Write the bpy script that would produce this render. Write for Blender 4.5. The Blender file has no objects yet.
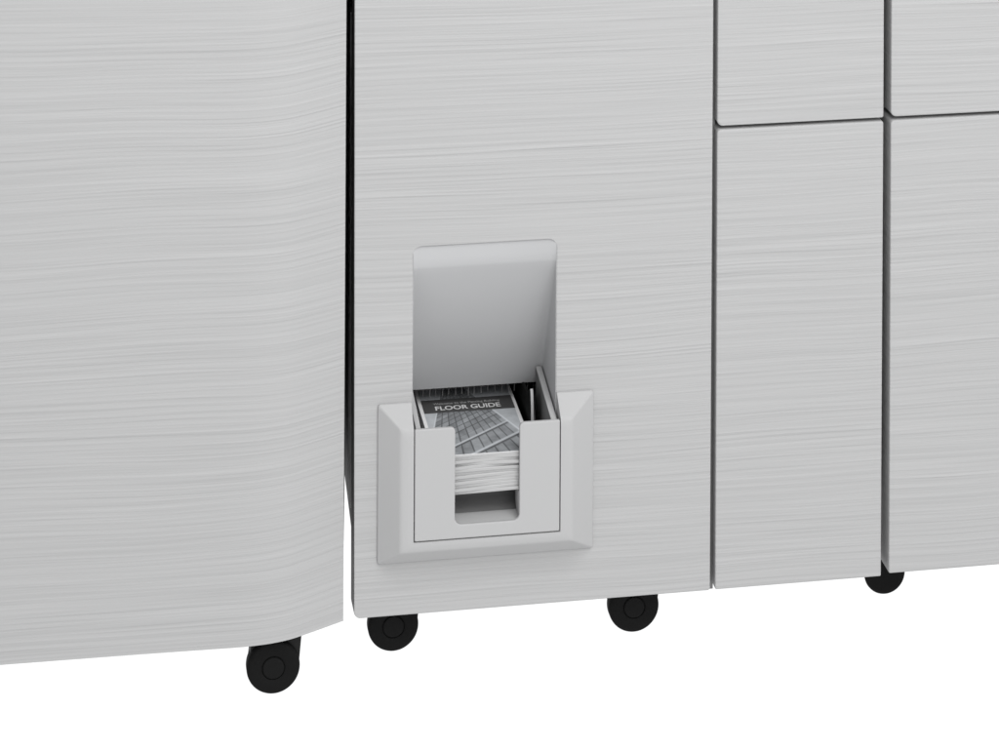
import bpy, bmesh, math, random
from mathutils import Vector, Matrix
random.seed(7)
scn = bpy.context.scene
COL = scn.collection
S = 0.001                      # everything below is written in millimetres
FLOOR = -58.0

# ------------------------------------------------------------------ materials
def new_mat(name):
    m = bpy.data.materials.new(name); m.use_nodes = True
    nt = m.node_tree
    return m, nt, nt.nodes['Principled BSDF']

def plain(name, col, rough=0.5, spec=0.3, var=0.0, vscale=60, bump=0.0):
    m, nt, b = new_mat(name)
    if isinstance(col, (int, float)): col = (col, col, col)
    b.inputs['Base Color'].default_value = (*col, 1)
    b.inputs['Roughness'].default_value = rough
    b.inputs['Specular IOR Level'].default_value = spec
    if var or bump:
        tc = nt.nodes.new('ShaderNodeTexCoord')
        n = nt.nodes.new('ShaderNodeTexNoise'); n.inputs['Scale'].default_value = vscale
        n.inputs['Detail'].default_value = 5
        nt.links.new(tc.outputs['Object'], n.inputs['Vector'])
        if var:
            r = nt.nodes.new('ShaderNodeMapRange')
            r.inputs['To Min'].default_value = 1 - var; r.inputs['To Max'].default_value = 1 + var
            nt.links.new(n.outputs['Fac'], r.inputs['Value'])
            mx = nt.nodes.new('ShaderNodeMix'); mx.data_type = 'RGBA'; mx.blend_type = 'MULTIPLY'
            mx.inputs[0].default_value = 1
            mx.inputs[6].default_value = (*col, 1)
            nt.links.new(r.outputs['Result'], mx.inputs[7])
            nt.links.new(mx.outputs[2], b.inputs['Base Color'])
        if bump:
            bp = nt.nodes.new('ShaderNodeBump'); bp.inputs['Strength'].default_value = bump
            bp.inputs['Distance'].default_value = 0.0003
            nt.links.new(n.outputs['Fac'], bp.inputs['Height'])
            nt.links.new(bp.outputs['Normal'], b.inputs['Normal'])
    return m

def streaked(name, base):
    """satin sheet with fine horizontal brushed streaks (print and slight relief)"""
    m, nt, b = new_mat(name)
    N, L = nt.nodes, nt.links
    tc = N.new('ShaderNodeTexCoord')
    oi = N.new('ShaderNodeObjectInfo')
    off = N.new('ShaderNodeVectorMath'); off.operation = 'SCALE'
    off.inputs[0].default_value = (3.1, 0.0, 7.7)
    L.new(oi.outputs['Random'], off.inputs['Scale'])
    add = N.new('ShaderNodeVectorMath'); add.operation = 'ADD'
    L.new(tc.outputs['Object'], add.inputs[0]); L.new(off.outputs[0], add.inputs[1])
    # slow waviness of the streaks
    mw = N.new('ShaderNodeMapping'); mw.inputs['Scale'].default_value = (3.0, 0, 5)
    L.new(add.outputs[0], mw.inputs['Vector'])
    nw = N.new('ShaderNodeTexNoise'); nw.inputs['Scale'].default_value = 1; nw.inputs['Detail'].default_value = 1
    L.new(mw.outputs[0], nw.inputs['Vector'])
    sub = N.new('ShaderNodeMath'); sub.operation = 'SUBTRACT'; sub.inputs[1].default_value = 0.5
    L.new(nw.outputs['Fac'], sub.inputs[0])
    mul = N.new('ShaderNodeMath'); mul.operation = 'MULTIPLY'; mul.inputs[1].default_value = 0.016
    L.new(sub.outputs[0], mul.inputs[0])
    cz = N.new('ShaderNodeCombineXYZ'); L.new(mul.outputs[0], cz.inputs['Z'])
    warped = N.new('ShaderNodeVectorMath'); warped.operation = 'ADD'
    L.new(add.outputs[0], warped.inputs[0]); L.new(cz.outputs[0], warped.inputs[1])
    def layer(sx, sz, detail, rough):
        mp = N.new('ShaderNodeMapping'); mp.inputs['Scale'].default_value = (sx, 0, sz)
        L.new(warped.outputs[0], mp.inputs['Vector'])
        n = N.new('ShaderNodeTexNoise'); n.inputs['Scale'].default_value = 1
        n.inputs['Detail'].default_value = detail; n.inputs['Roughness'].default_value = rough
        L.new(mp.outputs[0], n.inputs['Vector'])
        return n.outputs['Fac']
    a = layer(1.8, 105, 2, 0.5)       # broad soft streaks
    c = layer(4.2, 270, 1.5, 0.5)      # fine streaks
    d = layer(1.2, 26, 1, 0.5)        # regions with more or less of them
    amp = N.new('ShaderNodeMapRange'); amp.inputs['From Min'].default_value = 0.3; amp.inputs['From Max'].default_value = 0.7
    amp.inputs['To Min'].default_value = 0.6; amp.inputs['To Max'].default_value = 1.1
    L.new(d, amp.inputs['Value'])
    mixf = N.new('ShaderNodeMath'); mixf.operation = 'MULTIPLY_ADD'; mixf.inputs[1].default_value = 0.74
    L.new(c, mixf.inputs[0]); 
    sc = N.new('ShaderNodeMath'); sc.operation = 'MULTIPLY'; sc.inputs[1].default_value = 0.43
    L.new(a, sc.inputs[0]); L.new(sc.outputs[0], mixf.inputs[2])
    cen = N.new('ShaderNodeMath'); cen.operation = 'SUBTRACT'; cen.inputs[1].default_value = 0.585
    L.new(mixf.outputs[0], cen.inputs[0])
    h = N.new('ShaderNodeMath'); h.operation = 'MULTIPLY'
    L.new(cen.outputs[0], h.inputs[0]); L.new(amp.outputs[0], h.inputs[1])
    val = N.new('ShaderNodeMath'); val.operation = 'MULTIPLY_ADD'
    val.inputs[1].default_value = base * PRINT; val.inputs[2].default_value = base
    L.new(h.outputs[0], val.inputs[0])
    cmb = N.new('ShaderNodeCombineColor')
    for i in range(3): L.new(val.outputs[0], cmb.inputs[i])
    L.new(cmb.outputs[0], b.inputs['Base Color'])
    bp = N.new('ShaderNodeBump'); bp.inputs['Strength'].default_value = 1.0
    bp.inputs['Distance'].default_value = RELIEF
    L.new(h.outputs[0], bp.inputs['Height']); L.new(bp.outputs['Normal'], b.inputs['Normal'])
    b.inputs['Roughness'].default_value = 0.75
    b.inputs['Specular IOR Level'].default_value = 0.15
    return m

PRINT = 0.27
RELIEF = 0.0017
M_PANEL = streaked('brushed_panel', 0.356)
M_PLASTIC = plain('grey_plastic', (0.362, 0.362, 0.363), 0.65, 0.18, 0.012, 900)
M_LINER = plain('liner_plastic', (0.385, 0.387, 0.392), 0.55, 0.2, 0.015, 25)
M_SIDE = plain('door_return', 0.45, 0.55, 0.2, 0.02, 40)
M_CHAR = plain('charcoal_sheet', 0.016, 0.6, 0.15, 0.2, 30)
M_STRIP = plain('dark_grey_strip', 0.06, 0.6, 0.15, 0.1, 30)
M_GASKET = plain('grey_gasket', 0.17, 0.6, 0.15, 0.1, 30)
M_TRIM = plain('grey_side_trim', 0.60, 0.6, 0.15, 0.1, 30)
M_BLACK = plain('black_shade', 0.006, 0.7, 0.1, 0.2, 40)
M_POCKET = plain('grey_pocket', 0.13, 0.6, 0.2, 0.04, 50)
M_TYRE = plain('black_plastic', 0.007, 0.6, 0.05, 0.15, 300, 0.1)
M_HOOD = plain('black_hood', 0.012, 0.5, 0.12, 0.15, 200)
M_HUB = plain('black_hub', 0.008, 0.6, 0.05, 0.15, 300, 0.1)
M_BRISTLE = plain('grey_bristle', 0.10, 0.6, 0.2, 0.3, 120)

def paper_mat():
    m, nt, b = new_mat('paper_edges')
    N, L = nt.nodes, nt.links
    tc = N.new('ShaderNodeTexCoord'); mp = N.new('ShaderNodeMapping')
    mp.inputs['Scale'].default_value = (5, 8, 2600)
    L.new(tc.outputs['Object'], mp.inputs['Vector'])
    n = N.new('ShaderNodeTexNoise'); n.inputs['Scale'].default_value = 1; n.inputs['Detail'].default_value = 2
    L.new(mp.outputs[0], n.inputs['Vector'])
    r = N.new('ShaderNodeMapRange'); r.inputs['From Min'].default_value = 0.3; r.inputs['From Max'].default_value = 0.7
    r.inputs['To Min'].default_value = 0.31; r.inputs['To Max'].default_value = 0.44
    L.new(n.outputs['Fac'], r.inputs['Value'])
    L.new(r.outputs['Result'], b.inputs['Base Color'])
    b.inputs['Roughness'].default_value = 0.7; b.inputs['Specular IOR Level'].default_value = 0.15
    return m
M_PAPER = paper_mat()
M_PAGE = plain('white_page', 0.72, 0.6, 0.15, 0.03, 80)
M_BAND = plain('dark_title_ink', 0.07, 0.45, 0.3, 0.1, 200)
M_INK2 = plain('grey_ink', 0.42, 0.5, 0.2, 0.05, 200)
M_INK = plain('white_ink', 0.62, 0.5, 0.2, 0.05, 200)

def facade_mat():
    """printed picture of an office tower seen from its foot: cells of glass between
    mullions that run to one vanishing point, and slanting floor lines"""
    m, nt, b = new_mat('cover_print')
    N, L = nt.nodes, nt.links
    def val(x):
        return x
    def math_(op, a, b_=None, c=None, clamp=False):
        n = N.new('ShaderNodeMath'); n.operation = op; n.use_clamp = clamp
        for i, v in enumerate((a, b_, c)):
            if v is None: continue
            if isinstance(v, (int, float)): n.inputs[i].default_value = v
            else: L.new(v, n.inputs[i])
        return n.outputs[0]
    tc = N.new('ShaderNodeTexCoord'); sp = N.new('ShaderNodeSeparateXYZ')
    L.new(tc.outputs['UV'], sp.inputs[0])
    X, Y = sp.outputs['X'], sp.outputs['Y']           # millimetres on the cover
    mm = math_('DIVIDE', math_('SUBTRACT', X, VPX), math_('SUBTRACT', VPY, Y))
    ms = math_('DIVIDE', math_('SUBTRACT', mm, M_L), (M_R - M_L) / 10.0)
    q = math_('SUBTRACT', Y, math_('MULTIPLY', X, SLOPE))
    t = math_('DIVIDE', TK, math_('SUBTRACT', QV, q))
    def line(v, w):
        f = math_('FRACT', v)
        d = math_('MINIMUM', f, math_('SUBTRACT', 1.0, f))
        return math_('SUBTRACT', 1.0, math_('DIVIDE', d, w, None), clamp=True)
    mul = line(ms, 0.12)
    t2 = math_('MULTIPLY', t, math_('MULTIPLY_ADD', math_('GREATER_THAN', t, 9.5), 1.0, 1.0))
    flo = line(math_('ADD', t2, 0.04), 0.11)
    # bright string course just above two of the floor lines
    tt = math_('FRACT', math_('SUBTRACT', t, 0.07))
    dd = math_('MINIMUM', tt, math_('SUBTRACT', 1.0, tt))
    bright = math_('SUBTRACT', 1.0, math_('DIVIDE', dd, 0.10), clamp=True)
    low = math_('LESS_THAN', t, TLOW)
    bright = math_('MULTIPLY', bright, low)
    cell = N.new('ShaderNodeCombineXYZ')
    L.new(math_('FLOOR', ms), cell.inputs[0]); L.new(math_('FLOOR', t2), cell.inputs[1])
    wn = N.new('ShaderNodeTexWhiteNoise'); wn.noise_dimensions = '2D'
    L.new(cell.outputs[0], wn.inputs['Vector'])
    nz = N.new('ShaderNodeTexNoise'); nz.inputs['Scale'].default_value = 0.07; nz.inputs['Detail'].default_value = 5
    L.new(tc.outputs['UV'], nz.inputs['Vector'])
    glass = math_('ADD', math_('MULTIPLY_ADD', wn.outputs['Value'], 0.11, 0.20), math_('MULTIPLY', math_('SUBTRACT', nz.outputs['Fac'], 0.5), 0.28))
    dark = math_('MULTIPLY', math_('MAXIMUM', mul, flo), 0.74)
    g = math_('MULTIPLY', glass, math_('SUBTRACT', 1.0, dark))
    g = math_('ADD', math_('MULTIPLY', g, math_('SUBTRACT', 1.0, bright)), math_('MULTIPLY', bright, 0.50))
    # sky both sides of the tower, thin pale edges
    inside = math_('MULTIPLY', math_('GREATER_THAN', ms, 0.0), math_('LESS_THAN', ms, 10.0))
    sky = math_('ADD', 0.45, math_('MULTIPLY', math_('SUBTRACT', nz.outputs['Fac'], 0.5), 0.25))
    e1 = math_('SUBTRACT', 1.0, math_('DIVIDE', math_('ABSOLUTE', ms), 0.16), clamp=True)
    e2 = math_('SUBTRACT', 1.0, math_('DIVIDE', math_('ABSOLUTE', math_('SUBTRACT', ms, 10.0)), 0.25), clamp=True)
    e = math_('MAXIMUM', e1, e2)
    res = math_('ADD', math_('MULTIPLY', g, inside), math_('MULTIPLY', sky, math_('SUBTRACT', 1.0, inside)))
    res = math_('ADD', math_('MULTIPLY', res, math_('SUBTRACT', 1.0, e)), math_('MULTIPLY', e, 0.62))
    cmb = N.new('ShaderNodeCombineColor')
    L.new(math_('MULTIPLY', res, 0.96), cmb.inputs[0]); L.new(res, cmb.inputs[1]); L.new(math_('MULTIPLY', res, 1.04), cmb.inputs[2])
    L.new(cmb.outputs[0], b.inputs['Base Color'])
    b.inputs['Roughness'].default_value = 0.45; b.inputs['Specular IOR Level'].default_value = 0.3
    return m
VPX, VPY = -66.3, 169.4
M_L, M_R = -0.225, 0.40
SLOPE, QV, TK, TLOW = 0.77, 320.0, 2323.0, 9.5
M_PRINT = facade_mat()

def floor_mat():
    m = bpy.data.materials.new('translucent_white'); m.use_nodes = True
    nt = m.node_tree; nt.nodes.clear()
    o = nt.nodes.new('ShaderNodeOutputMaterial')
    t = nt.nodes.new('ShaderNodeBsdfTranslucent'); t.inputs['Color'].default_value = (0.9, 0.9, 0.9, 1)
    nt.links.new(t.outputs[0], o.inputs['Surface'])
    return m

# ------------------------------------------------------------------ mesh helpers
def link(name, mesh, mat, parent=None, smooth=35):
    if mat: 
        mesh.materials.clear(); mesh.materials.append(mat)
    if smooth:
        for p in mesh.polygons: p.use_smooth = True
        mesh.set_sharp_from_angle(angle=math.radians(smooth))
        for p in mesh.polygons:            # flat fronts keep their own normal
            if abs(p.normal.y) > 0.9999: p.use_smooth = False
    o = bpy.data.objects.new(name, mesh); COL.objects.link(o)
    if parent:
        o.parent = parent
        w = Matrix.Identity(4); q = parent
        loc = Vector((0, 0, 0))
        while q: loc += q.location; q = q.parent
        o.location = -loc                 # mesh data are in world coordinates
        rebase(o)
    return o

def rebase(o):
    """give the part an origin of its own at its centre"""
    me = o.data
    if not me.vertices: return
    lo = Vector([min(v.co[i] for v in me.vertices) for i in range(3)])
    hi = Vector([max(v.co[i] for v in me.vertices) for i in range(3)])
    c = (lo + hi) / 2
    me.transform(Matrix.Translation(-c)); o.location += c

def bm_mesh(bm, name='m'):
    bmesh.ops.recalc_face_normals(bm, faces=bm.faces)
    me = bpy.data.meshes.new(name); bm.to_mesh(me); bm.free()
    me.transform(Matrix.Scale(S, 4))
    return me

def evaluated(me, setup):
    """run modifiers over a mesh and return the result"""
    o = bpy.data.objects.new('tmp', me); COL.objects.link(o)
    extra = setup(o) or []
    dg = bpy.context.evaluated_depsgraph_get(); dg.update()
    r = bpy.data.meshes.new_from_object(o.evaluated_get(dg))
    bpy.data.objects.remove(o)
    for e in extra: bpy.data.objects.remove(e)
    return r

def bevelled(me, w, seg=3, ang=40):
    def st(o):
        m = o.modifiers.new('b', 'BEVEL'); m.width = w * S; m.segments = seg
        m.limit_method = 'ANGLE'; m.angle_limit = math.radians(ang)
    return evaluated(me, st)

def add_box(bm, x0, x1, y0, y1, z0, z1):
    v = [bm.verts.new((x, y, z)) for x in (x0, x1) for y in (y0, y1) for z in (z0, z1)]
    for f in ((0, 1, 3, 2), (4, 6, 7, 5), (0, 4, 5, 1), (2, 3, 7, 6), (0, 2, 6, 4), (1, 5, 7, 3)):
        bm.faces.new([v[i] for i in f])

def box(x0, x1, y0, y1, z0, z1, bev=0.6):
    bm = bmesh.new(); add_box(bm, x0, x1, y0, y1, z0, z1)
    me = bm_mesh(bm)
    return bevelled(me, bev, 2) if bev else me

def prism_x(profile, x0, x1, bev=0.0):
    """closed (y, z) outline swept along x"""
    bm = bmesh.new()
    a = [bm.verts.new((x0, y, z)) for y, z in profile]
    b = [bm.verts.new((x1, y, z)) for y, z in profile]
    n = len(a)
    for i in range(n):
        j = (i + 1) % n; bm.faces.new((a[i], a[j], b[j], b[i]))
    bm.faces.new(a); bm.faces.new(b)
    me = bm_mesh(bm)
    return bevelled(me, bev, 2) if bev else me

def rrect(x0, x1, z0, z1, r, n=8):
    """rounded rectangle, r = radius or (bl, br, tr, tl)"""
    if isinstance(r, (int, float)): r = (r,) * 4
    pts = []
    for (cx, cz, a0, rr) in ((x0 + r[0], z0 + r[0], 180, r[0]), (x1 - r[1], z0 + r[1], 270, r[1]),
                             (x1 - r[2], z1 - r[2], 0, r[2]), (x0 + r[3], z1 - r[3], 90, r[3])):
        for k in range(n + 1):
            a = math.radians(a0 + 90 * k / n)
            pts.append((cx + rr * math.cos(a), cz + rr * math.sin(a)))
    return pts

def fillet(pts, radii, n=7):
    """polygon (x, z) with each corner rounded by its own radius"""
    out = []
    m = len(pts)
    for i in range(m):
        p, a, b = Vector(pts[i]), Vector(pts[i - 1]), Vector(pts[(i + 1) % m])
        r = radii[i]
        if r <= 0: out.append(tuple(p)); continue
        u, v = (a - p).normalized(), (b - p).normalized()
        ang = u.angle(v); d = r / math.tan(ang / 2)
        c = p + (u + v).normalized() * (r / math.sin(ang / 2))
        s, e = p + u * d, p + v * d
        a0 = math.atan2(s.y - c.y, s.x - c.x); a1 = math.atan2(e.y - c.y, e.x - c.x)
        da = (a1 - a0 + math.pi) % (2 * math.pi) - math.pi
        for k in range(n + 1):
            t = a0 + da * k / n
            out.append((c.x + r * math.cos(t), c.y + r * math.sin(t)))
    return out

def plate(outlines, y0, y1, bev=1.5, res=3):
    """flat plate standing in x-z with rounded rims; further outlines are holes"""
    cu = bpy.data.curves.new('c', 'CURVE'); cu.dimensions = '2D'; cu.fill_mode = 'BOTH'
    for pts in outlines:
        sp = cu.splines.new('POLY'); sp.points.add(len(pts) - 1)
        for q, (x, z) in zip(sp.points, pts): q.co = (x * S, z * S, 0, 1)
        sp.use_cyclic_u = True
    cu.extrude = ((y1 - y0) / 2 - bev) * S
    cu.bevel_depth = bev * S; cu.bevel_resolution = res; cu.offset = -bev * S
    o = bpy.data.objects.new('tmp', cu); COL.objects.link(o)
    dg = bpy.context.evaluated_depsgraph_get(); dg.update()
    me = bpy.data.meshes.new_from_object(o.evaluated_get(dg))
    bpy.data.objects.remove(o)
    me.transform(Matrix(((1, 0, 0, 0), (0, 0, -1, (y0 + y1) / 2 * S), (0, 1, 0, 0), (0, 0, 0, 1))))
    bm = bmesh.new(); bm.from_mesh(me)
    bmesh.ops.remove_doubles(bm, verts=bm.verts, dist=1e-6)
    bmesh.ops.recalc_face_normals(bm, faces=bm.faces)
    bm.to_mesh(me); bm.free()
    return me

def lathe_y(profile, cx, cz, seg=64):
    """closed (radius, y) profile spun about the y axis through (cx, cz)"""
    bm = bmesh.new(); rings = []
    for r, y in profile:
        if r < 1e-6: rings.append([bm.verts.new((cx, y, cz))])
        else: rings.append([bm.verts.new((cx + r * math.cos(2 * math.pi * k / seg), y, cz + r * math.sin(2 * math.pi * k / seg))) for k in range(seg)])
    for a, b in zip(rings, rings[1:]):
        for k in range(seg):
            j = (k + 1) % seg
            if len(a) == 1 and len(b) == 1: continue
            if len(a) == 1: bm.faces.new((a[0], b[k], b[j]))
            elif len(b) == 1: bm.faces.new((a[k], a[j], b[0]))
            else: bm.faces.new((a[k], a[j], b[j], b[k]))
    return bm_mesh(bm)

# ------------------------------------------------------------------ things
def thing(name, label, cat, loc, group=None):
    o = bpy.data.objects.new(name, None); COL.objects.link(o)
    o.empty_display_size = 0.05
    o.location = Vector(loc) * S
    o['label'] = label; o['category'] = cat
    if group: o['group'] = group
    return o

def part_empty(name, parent, loc):
    o = bpy.data.objects.new(name, None); COL.objects.link(o)
    o.empty_display_size = 0.03
    o.parent = parent; o.location = Vector(loc) * S - parent.location
    return o

TOP = 905.0
BODY_BACK = 560.0

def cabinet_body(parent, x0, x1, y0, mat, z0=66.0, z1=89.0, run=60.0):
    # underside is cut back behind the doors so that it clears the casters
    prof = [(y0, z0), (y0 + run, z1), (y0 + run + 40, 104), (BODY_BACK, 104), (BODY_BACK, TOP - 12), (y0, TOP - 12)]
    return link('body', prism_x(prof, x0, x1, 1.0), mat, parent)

def caster(parent, x, yf, r=26.0, w=16.0, hub=11.0, show_hub=True):
    """twin-disc furniture caster; yf is the front face of its wheel"""
    cz = FLOOR + r
    c = part_empty('caster', parent, (x, yf + w / 2, FLOOR))
    e = 4.0
    prof = [(0, yf + 1.6)]
    if show_hub:
        prof += [(hub + 0.35, yf + 1.6), (hub + 0.5, yf + 0.5), (hub + 1.0, yf + 0.15)]
    else:
        prof = [(0, yf + 0.1)]
    prof += [(r - e, yf)]
    for k in range(1, 6):
        a = math.radians(90 * k / 5)
        prof.append((r - e + e * math.sin(a), yf + e - e * math.cos(a)))
    for k in range(6):
        a = math.radians(90 * k / 5)
        prof.append((r - e + e * math.cos(a), yf + w - e + e * math.sin(a)))
    prof.append((0, yf + w))
    link('wheel', lathe_y(prof, x, cz), M_TYRE, c)
    if show_hub:
        link('hub_cap', lathe_y([(0, yf - 0.5), (hub - 2.2, yf - 0.5), (hub - 0.8, yf - 0.1), (hub - 0.45, yf + 0.6), (hub - 0.45, yf + 2.2), (0, yf + 2.2)], x, cz), M_HUB, c)
    # hood that the wheel runs in, with its stem up to the chassis
    rr = r - 2.0; pts = []
    for k in range(19):
        a = math.radians(180 + 180 * k / 18)
        pts.append((x + (rr + (1.4 if math.cos(a) > 0 else -0.4)) * math.cos(a), cz + rr * math.sin(a)))
    pts += [(x + rr + 4.4, cz + 34), (x + rr + 1, cz + 38), (x - rr + 7, cz + 38), (x - rr + 4.0, cz + 34)]
    hood = plate([pts], yf + 5.5, yf + w + 8, 1.2, 2)
    bm = bmesh.new(); bm.from_mesh(hood)
    bmesh.ops.scale(bm, vec=(1 / S,) * 3, verts=bm.verts)
    add_box(bm, x - 9, x + 9, yf + 9, yf + w + 4, cz + 37, 110 if yf > 20 else 110)
    me = bm_mesh(bm)
    link('hood', me, M_HOOD, c)
    return c

# ---- left cabinet: bowed front ------------------------------------------------
def smooth_path(pts, n=8):
    out = []
    for i in range(len(pts) - 1):
        p0 = Vector(pts[max(i - 1, 0)]); p1 = Vector(pts[i]); p2 = Vector(pts[i + 1]); p3 = Vector(pts[min(i + 2, len(pts) - 1)])
        for k in range(n):
            t = k / n
            out.append(0.5 * ((2 * p1) + (p2 - p0) * t + (2 * p0 - 5 * p1 + 4 * p2 - p3) * t * t + (3 * p1 - p0 - 3 * p2 + p3) * t ** 3))
    out.append(Vector(pts[-1]))
    return out

printer = thing('printer_cabinet', 'widest grey brushed cabinet, bowed front curving back at its right edge, one caster below',
                'cabinet', (-420, 200, FLOOR))
path = smooth_path([(-680, -29), (-600, -30), (-523, -30.7), (-405, -32.2), (-333, -33.6), (-303, -34.3), (-285, -34.1), (-270, -32.9), (-256, -30.4),
                    (-244, -26.9), (-233, -22.1), (-222, -16.8), (-208, -9.8), (-190.6, -1.0)])
bm = bmesh.new()
inner = []
for i, p in enumerate(path):
    a = path[max(i - 1, 0)]; b = path[min(i + 1, len(path) - 1)]
    d = (b - a).normalized(); inner.append(p + Vector((-d.y, d.x)) * 6.0)
cols = []
for p, q in zip(path, inner):
    cols.append([bm.verts.new((p.x, p.y, 0)), bm.verts.new((q.x, q.y, 0)), bm.verts.new((q.x, q.y, TOP)), bm.verts.new((p.x, p.y, TOP))])
for a, b in zip(cols, cols[1:]):
    for k in range(4):
        bm.faces.new((a[k], a[(k + 1) % 4], b[(k + 1) % 4], b[k]))
bm.faces.new(cols[0]); bm.faces.new(cols[-1])
link('front_panel', bm_mesh(bm), M_PANEL, printer)
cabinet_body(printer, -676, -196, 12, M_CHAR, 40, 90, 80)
link('edge_trim', plate([[(-195.5, 6), (-190.6, 6), (-189.2, 130), (-189.2, TOP - 14), (-195.5, TOP - 14)]], 5, 14, 0.4, 1), M_CHAR, printer)
caster(printer, -260.8, -18.5, 26.2)
caster(printer, -261.5, 470)
caster(printer, -600, 470)

# ---- finisher with the output pocket -------------------------------------------
fin = thing('finisher_cabinet', 'grey brushed cabinet with a recessed booklet tray low in its front, two black casters below',
            'cabinet', (0, 200, FLOOR))
DOOR = 28.0
outline = fillet([(-179.9, 0.2), (181.8, 0.2), (182.6, TOP), (-183.4, TOP)], [7, 2.5, 3, 3])
hole = rrect(-122.6, 22.3, 66, 364.8, (3, 3, 9, 9))
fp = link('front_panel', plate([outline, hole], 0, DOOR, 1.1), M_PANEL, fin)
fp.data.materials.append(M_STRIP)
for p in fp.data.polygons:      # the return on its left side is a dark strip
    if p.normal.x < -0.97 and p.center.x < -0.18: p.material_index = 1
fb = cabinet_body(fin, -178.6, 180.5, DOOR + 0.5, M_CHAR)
# opening in the body for the pocket
bmc = bmesh.new(); add_box(bmc, -131, 30, 10, 157, 92, 345)
cm = bm_mesh(bmc)
def cut_body(o):
    c = bpy.data.objects.new('cut', cm); COL.objects.link(c)
    c.matrix_world = fb.matrix_world.inverted() if False else Matrix.Translation(-(fb.location + fin.location))
    m = o.modifiers.new('c', 'BOOLEAN'); m.operation = 'DIFFERENCE'; m.solver = 'EXACT'; m.object = c
    return [c]
fb.data = evaluated(fb.data, cut_body)
link('side_trim', box(-180.6, -178.0, DOOR + 1, DOOR + 26, 96, 585, 0.4), M_TRIM, fin)
caster(fin, -135.2, 40.5, 25.7)
caster(fin, 112.2, 39, 26.2)
caster(fin, -135, 470)
caster(fin, 112, 470)

# recess above the tray: a shell whose back wall leans inwards as it goes down
XL, XR = -123.5, 23.1
def recess():
    bm = bmesh.new()
    prof = [(3.0, 364.4), (3.2, 361.5), (4.0, 352), (4.8, 344), (6.0, 341), (10.0, 333)]
    for k in range(1, 11):
        t = k / 10; prof.append((10.0 + t * 78.0, 333.0 + t * (185.0 - 333.0)))
    # fillet between back wall and the side walls
    def row(y, z):
        return [(XL, 0.7, z), (XL, max(y - 7, 0.75), z), (XL + 1.6, max(y - 2.2, 1.3), z), (XL + 6, y, z),
                (XR - 6, y, z), (XR - 1.6, max(y - 2.2, 1.3), z), (XR, max(y - 7, 0.75), z), (XR, 0.7, z)]
    rows = [[bm.verts.new(c) for c in row(y, z)] for y, z in prof]
    for a, b in zip(rows, rows[1:]):
        for k in range(7): bm.faces.new((a[k], a[k + 1], b[k + 1], b[k]))
    # side cheeks going on down past the lip
    for x in (XL, XR):
        v = [bm.verts.new(c) for c in ((x, 1.2, 185), (x, 95, 185), (x, 130, 160), (x, 130, 100), (x, -16, 100), (x, -16, 176), (x, 1.2, 176))]
        bm.faces.new(v)
    me = bm_mesh(bm)
    def st(o):
        m = o.modifiers.new('s', 'SOLIDIFY'); m.thickness = 2.2 * S; m.offset = SOL_OFF
    return evaluated(me, st)
SOL_OFF = 0.0
link('recess_liner', recess(), M_LINER, fin, 50)

# chute behind the lip, a box painted black for the dark of the cavity
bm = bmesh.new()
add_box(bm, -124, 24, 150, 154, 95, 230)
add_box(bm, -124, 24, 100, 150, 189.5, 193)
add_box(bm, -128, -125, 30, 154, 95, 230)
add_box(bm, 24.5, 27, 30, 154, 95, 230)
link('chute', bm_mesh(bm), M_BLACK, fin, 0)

# antistatic brush under the lip
bm = bmesh.new()
x = -119.0
while x < 20:
    w = random.uniform(0.7, 1.25); h = random.uniform(171.5, 174.5); y = 96 + random.uniform(-0.8, 0.8); tw = random.uniform(-0.8, 0.8)
    add_box(bm, x, x + w, y, y + 0.5, 178, 187.5)
    add_box(bm, x + tw * 0.3, x + w * 0.8 + tw * 0.3, y - 0.2, y + 0.3, h, 178.2)
    x += 7.0 + random.uniform(-1.0, 1.0)
add_box(bm, -120, 20, 95.2, 98, 185.5, 189.2)
link('antistatic_brush', bm_mesh(bm), M_BRISTLE, fin, 0)

# bezel frame, raised 24 mm
def bezel():
    bm = bmesh.new()
    spec = [((-157.2, 60.2, 53.6, 211.6), 3, 1.4), ((-157.2, 60.2, 53.6, 211.6), 3, -1.8), ((-156.6, 59.6, 54.2, 211.0), 2.6, -2.8),
            ((-155.6, 58.6, 55.2, 210.0), 2.2, -3.5),
            ((-138.6, 37.0, 71.4, 196.0), 1.6, -21.6), ((-137.0, 35.2, 72.8, 194.4), 2.4, -22.9), ((-134.6, 32.8, 75.0, 192.2), 4, -23.7), ((-130, 28.4, 79, 188), 6, -24.0)]
    rings = [[bm.verts.new((x, y, z)) for x, z in rrect(*rc, r, 5)] for rc, r, y in spec]
    n = len(rings[0])
    for a, b in zip(rings, rings[1:]):
        for k in range(n):
            j = (k + 1) % n; bm.faces.new((a[k], a[j], b[j], b[k]))
    bm.faces.new(rings[0]); bm.faces.new(rings[-1])
    me = bm_mesh(bm)
    bmc = bmesh.new(); add_box(bmc, -124.1, 22.95, -80, 60, 82.9, 300)
    cut = bpy.data.objects.new('cut', bm_mesh(bmc)); COL.objects.link(cut)
    def st(o):
        m = o.modifiers.new('c', 'BOOLEAN'); m.operation = 'DIFFERENCE'; m.solver = 'EXACT'; m.object = cut
        return [cut]
    return evaluated(me, st)
link('bezel', bezel(), M_PLASTIC, fin, 24)

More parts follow.
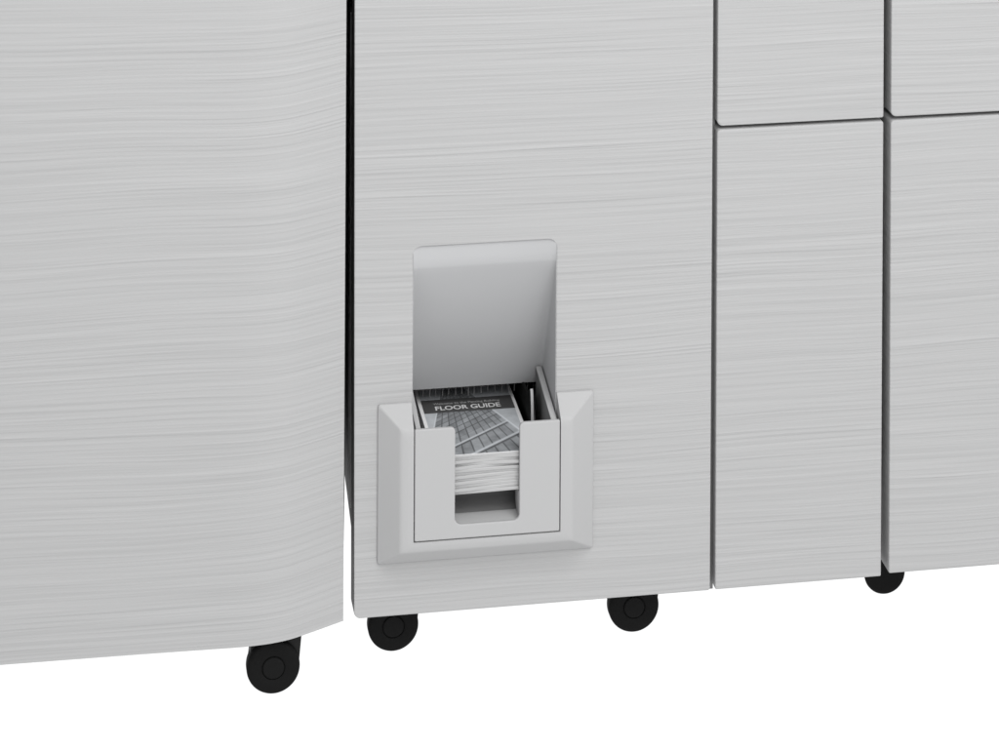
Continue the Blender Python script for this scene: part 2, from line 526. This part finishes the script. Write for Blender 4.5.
# tray: front with finger notch, rails, guide, floor, finger pocket
tray = part_empty('tray', fin, (-50, 30, 83))
front = fillet([(-123.2, 83.9), (22.1, 83.9), (22.1, 194.0), (-18.5, 194.0), (-18.5, 97.6), (-83.0, 97.6), (-83.0, 194.0), (-123.2, 194.0)],
               [1.6, 1.6, 1.6, 4.5, 6.5, 6.5, 4.5, 1.6])
link('tray_front', plate([front], -24.2, -20.0, 1.3), M_PLASTIC, tray)
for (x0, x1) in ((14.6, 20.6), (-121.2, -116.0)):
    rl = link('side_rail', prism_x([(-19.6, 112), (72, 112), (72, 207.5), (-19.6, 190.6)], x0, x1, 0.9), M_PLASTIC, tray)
    rl.data.materials.append(M_POCKET)          # left face darker, occlusion shade put into the colour
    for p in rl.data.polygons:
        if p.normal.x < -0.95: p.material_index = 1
def guide():
    bm = bmesh.new()
    prof = [(30, 126), (31, 160), (34, 186), (36.5, 197), (39, 199.5), (60, 186), (120, 184), (120, 126)]
    a = [bm.verts.new((2.8, y, z)) for y, z in prof]; b = [bm.verts.new((5.9, y, z)) for y, z in prof]
    n = len(a)
    for i in range(n):
        j = (i + 1) % n; bm.faces.new((a[i], a[j], b[j], b[i]))
    bm.faces.new(a); bm.faces.new(b)
    return bevelled(bm_mesh(bm), 0.5, 2)
gd = link('side_guide', guide(), M_PLASTIC, tray)
gd.data.materials.append(M_BLACK)
for p in gd.data.polygons:  # shade painted black on all but the front edge
    if p.normal.y > -0.5: p.material_index = 1
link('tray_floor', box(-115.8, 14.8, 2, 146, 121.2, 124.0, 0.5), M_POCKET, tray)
link('finger_shelf', prism_x([(-19.8, 93.5), (-19.8, 96.8), (-17, 97.2), (-4.5, 99.2), (-2.6, 99.0), (-2.6, 93.5)], -88, -13.6, 0.5), M_PLASTIC, tray)
for (x0, x1) in ((-18.3, -15.6), (-86.4, -83.6)):
    link('pocket_cheek', prism_x([(-19.8, 97.3), (-2.6, 99.4), (2, 104), (4, 113), (1, 122), (-6, 124), (-19.8, 124)], x0, x1, 0.6), M_PLASTIC, tray)
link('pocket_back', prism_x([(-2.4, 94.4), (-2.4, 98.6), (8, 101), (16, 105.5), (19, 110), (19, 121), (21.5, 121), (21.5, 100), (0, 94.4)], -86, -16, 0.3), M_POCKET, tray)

# ---- the booklets in the tray ----------------------------------------------------
NB = 13
Z0, Z1 = 124.4, 163.3
PX0, PX1 = -103.4, -2.4
GRP = 'booklets stacked in the output tray'
def wave(k):
    rnd = random.Random(100 + k)
    ph, am, ph2 = rnd.uniform(0, 6.28), rnd.uniform(0.1, 0.3), rnd.uniform(0, 6.28)
    return lambda u: am * math.sin(ph + u * 5) + 0.1 * math.sin(ph2 + u * 11)
waves = [wave(k) for k in range(NB + 1)]
def height(k, u):
    t = k / NB
    h = Z0 + (Z1 - Z0) * t
    bow = -1.4 * math.cos(u * 2.4 + 0.2) * (1 - t) + 0.9 * math.sin(u * 3.1) * t * (1 - t) * 4 - 0.6
    if k == NB: return Z1 + 0.2 * waves[k](u)
    return h + (bow + 1.0) + 0.5 * waves[k](u) * (0.4 + t * 0.6)
def booklet_mesh(k):
    rnd = random.Random(50 + k)
    top = k == NB - 1
    yf = -18.0 + (0 if top else rnd.uniform(-0.2, 1.1)); yb = 133 + rnd.uniform(-2, 2)
    dx = 0 if top else rnd.uniform(-1.0, 0.8); rot = 0 if top else rnd.uniform(-0.006, 0.006)
    bm = bmesh.new(); nx = 24
    cols = []
    for i in range(nx + 1):
        u = i / nx; x = PX0 + dx + (PX1 - PX0) * u
        lo, hi = height(k, u) + 0.03, height(k + 1, u) - 0.03
        if hi - lo < 0.8: hi = lo + 0.8
        mid = (lo + hi) / 2; f = yf + rot * (x + 50) * 10
        # section of a folded booklet: rounded, slightly pinched fore edge
        sec = [(f + 0.22, lo), (f + 0.06, lo + (hi - lo) * 0.22), (f, mid), (f + 0.05, lo + (hi - lo) * 0.8), (f + 0.2, hi),
               (20, hi), (70, hi), (yb, hi), (yb, lo), (70, lo), (20, lo)]
        cols.append([bm.verts.new((x, y, z)) for y, z in sec])
    m = len(cols[0])
    for a, b in zip(cols, cols[1:]):
        for j in range(m):
            jj = (j + 1) % m; bm.faces.new((a[j], a[jj], b[jj], b[j]))
    bm.faces.new(cols[0]); bm.faces.new(cols[-1])
    return bm_mesh(bm)
for k in range(NB):
    name = 'booklet'
    top = k == NB - 1
    if top: lab = 'top booklet in the tray, cover showing a dark title band over a glass tower picture'
    elif k == 0: lab = 'lowest booklet of the stack, bowed paper edge above the dark finger pocket'
    else: lab = 'white paper edged booklet inside the stack, between the lowest booklet and the covered top one'
    if top:
        t = thing(name, lab, 'booklet', (-52.9, 57, Z1 - 3), GRP)
        pg = link('pages', booklet_mesh(k), M_PAPER, t)
        pg.data.materials.append(M_PAGE)
        for p in pg.data.polygons:
            if p.normal.z > 0.9: p.material_index = 1
        cover = t
    else:
        o = link(name, booklet_mesh(k), M_PAPER)
        rebase(o)
        o['label'] = lab; o['category'] = 'booklet'; o['group'] = GRP

def sheet(x0, x1, y0, y1, z0, z1, uv=False):
    bm = bmesh.new(); add_box(bm, x0, x1, y0, y1, z0, z1)
    if uv:
        lay = bm.loops.layers.uv.new('UVMap')
        for f in bm.faces:
            for l in f.loops: l[lay].uv = (l.vert.co.x, l.vert.co.y)
    return bm_mesh(bm)
link('cover_picture', sheet(-99.8, -6.0, -16.4, 131, Z1 - 0.2, Z1 + 0.25, True), M_PRINT, cover, 0)
link('title_band', sheet(-99.7, -5.6, 77.2, 107.2, Z1 + 0.1, Z1 + 0.4), M_BAND, cover, 0)
def text(body, x0, x1, y0, y1, z, thick):
    cu = bpy.data.curves.new('t', 'FONT'); cu.body = body; cu.size = 1; cu.offset = thick; cu.fill_mode = 'FRONT'
    o = bpy.data.objects.new('tmp', cu); COL.objects.link(o)
    dg = bpy.context.evaluated_depsgraph_get(); dg.update()
    me = bpy.data.meshes.new_from_object(o.evaluated_get(dg)); bpy.data.objects.remove(o)
    xs = [v.co.x for v in me.vertices]; ys = [v.co.y for v in me.vertices]
    a, b, c, d = min(xs), max(xs), min(ys), max(ys)
    for v in me.vertices:
        v.co = Vector((x0 + (v.co.x - a) / (b - a) * (x1 - x0), y0 + (v.co.y - c) / (d - c) * (y1 - y0), z)) * S
    return me
link('title_text', text('FLOOR GUIDE', -87.2, -19.6, 82.4, 91.8, Z1 + 0.5, 0.022), M_INK, cover, 0)
link('subtitle_text', text('Welcome to the Pansing Building', -88.0, -19.0, 94.0, 99.6, Z1 + 0.5, 0.0), M_INK2, cover, 0)

# ---- two double-door cabinets ----------------------------------------------------
def double_door(label, x0, x1, z0, seam, gasket):
    t = thing('double_door_cabinet', label, 'cabinet', ((x0 + x1) / 2, 200, FLOOR), 'double door cabinets at the right end')
    r = 6
    if gasket:
        link('side_gasket', box(x0 - 4.4, x0 + 1.5, 15, 39, z0 - 6.5, TOP - 20, 0.4), M_GASKET, t)
    link('lower_door', plate([fillet([(x0 + 0.2, z0), (x1 - 0.3, z0), (x1, seam - 2.8), (x0, seam - 2.8)], [1.8, 1.6, 2.5, 4])], 0, 40, 1.5, 4), M_PANEL, t)
    link('upper_door', plate([fillet([(x0, seam + 0.9), (x1, seam + 0.9), (x1, TOP), (x0, TOP)], [r, 2, 3, 3])], 0, 40, 1.4), M_PANEL, t)
    cabinet_body(t, x0 + 0.6, x1 - 1.0, 40.5, M_SIDE)
    for x in (x0 + 45, x1 - 45):
        caster(t, x, 470)
    return t
dd1 = double_door('narrow grey cabinet with upper and lower brushed doors, right beside the tray cabinet', 187.0, 361.6, 0.2, 468.2, True)
dd2 = double_door('rightmost grey two-door cabinet with a small plain black caster under its left corner', 369.4, 640, 2.4, 468.5, False)
caster(dd2, 389.0, 72, 22.0, 8.0, show_hub=False)

# ------------------------------------------------------------------ floor: white ground with an added lamp below
bm = bmesh.new()
v = [bm.verts.new(c) for c in ((-4000, -4000, FLOOR), (4000, -4000, FLOOR), (4000, 4500, FLOOR), (-4000, 4500, FLOOR))]
bm.faces.new(v)
fl = link('floor', bm_mesh(bm), floor_mat(), None, 0)
fl['kind'] = 'structure'; fl['label'] = 'plain white ground under the machine, lit by an added lamp below'

def area(name, loc, target, size, power, col=(1, 1, 1), sy=None):
    l = bpy.data.lights.new(name, 'AREA'); l.energy = power; l.color = col
    l.shape = 'RECTANGLE'; l.size = size; l.size_y = sy or size
    o = bpy.data.objects.new(name, l); COL.objects.link(o)
    o.location = loc
    d = Vector(target) - Vector(loc)
    o.rotation_euler = d.to_track_quat('-Z', 'Y').to_euler()
    return o
UNDERLIGHT_L = 0.47
area('added_underlight', (0, 0.25, -0.5), (0, 0.25, 1), 10.0, UNDERLIGHT_L * math.pi * 100)  # added under the sheet so the ground stays white and shadowless
area('overhead_softbox', (0.45, -1.9, 2.5), (0.0, 0.0, 0.25), 2.0, 83)
area('front_softbox', (0.5, -3.6, 0.55), (0.0, 0.0, 0.25), 1.6, 27)

w = bpy.data.worlds.new('World'); scn.world = w; w.use_nodes = True
bg = w.node_tree.nodes['Background']
bg.inputs['Color'].default_value = (0.985, 0.99, 1.0, 1); bg.inputs['Strength'].default_value = 0.72

# ------------------------------------------------------------------ camera
cam = bpy.data.cameras.new('camera'); co = bpy.data.objects.new('camera', cam); COL.objects.link(co)
th = math.atan(2700 / 16300); roll = 0.005
fw = Vector((math.sin(th), math.cos(th), 0)); rt = Vector((math.cos(th), -math.sin(th), 0)); up = Vector((0, 0, 1))
rt2 = rt * math.cos(roll) + up * math.sin(roll); up2 = up * math.cos(roll) - rt * math.sin(roll)
mw = Matrix((( rt2.x, up2.x, -fw.x, -0.4807), (rt2.y, up2.y, -fw.y, -2.6572), (rt2.z, up2.z, -fw.z, 1.4018), (0, 0, 0, 1)))
co.matrix_world = mw
cam.sensor_width = 36; cam.lens = 36 * 2700 / 999
cam.shift_x = -0.0005; cam.shift_y = -(375 + 797) / 999
cam.clip_start = 0.1; cam.clip_end = 100
scn.camera = co

scn.render.engine = 'CYCLES'
scn.view_settings.view_transform = 'Standard'; scn.view_settings.look = 'None'
scn.view_settings.exposure = 0; scn.view_settings.gamma = 1
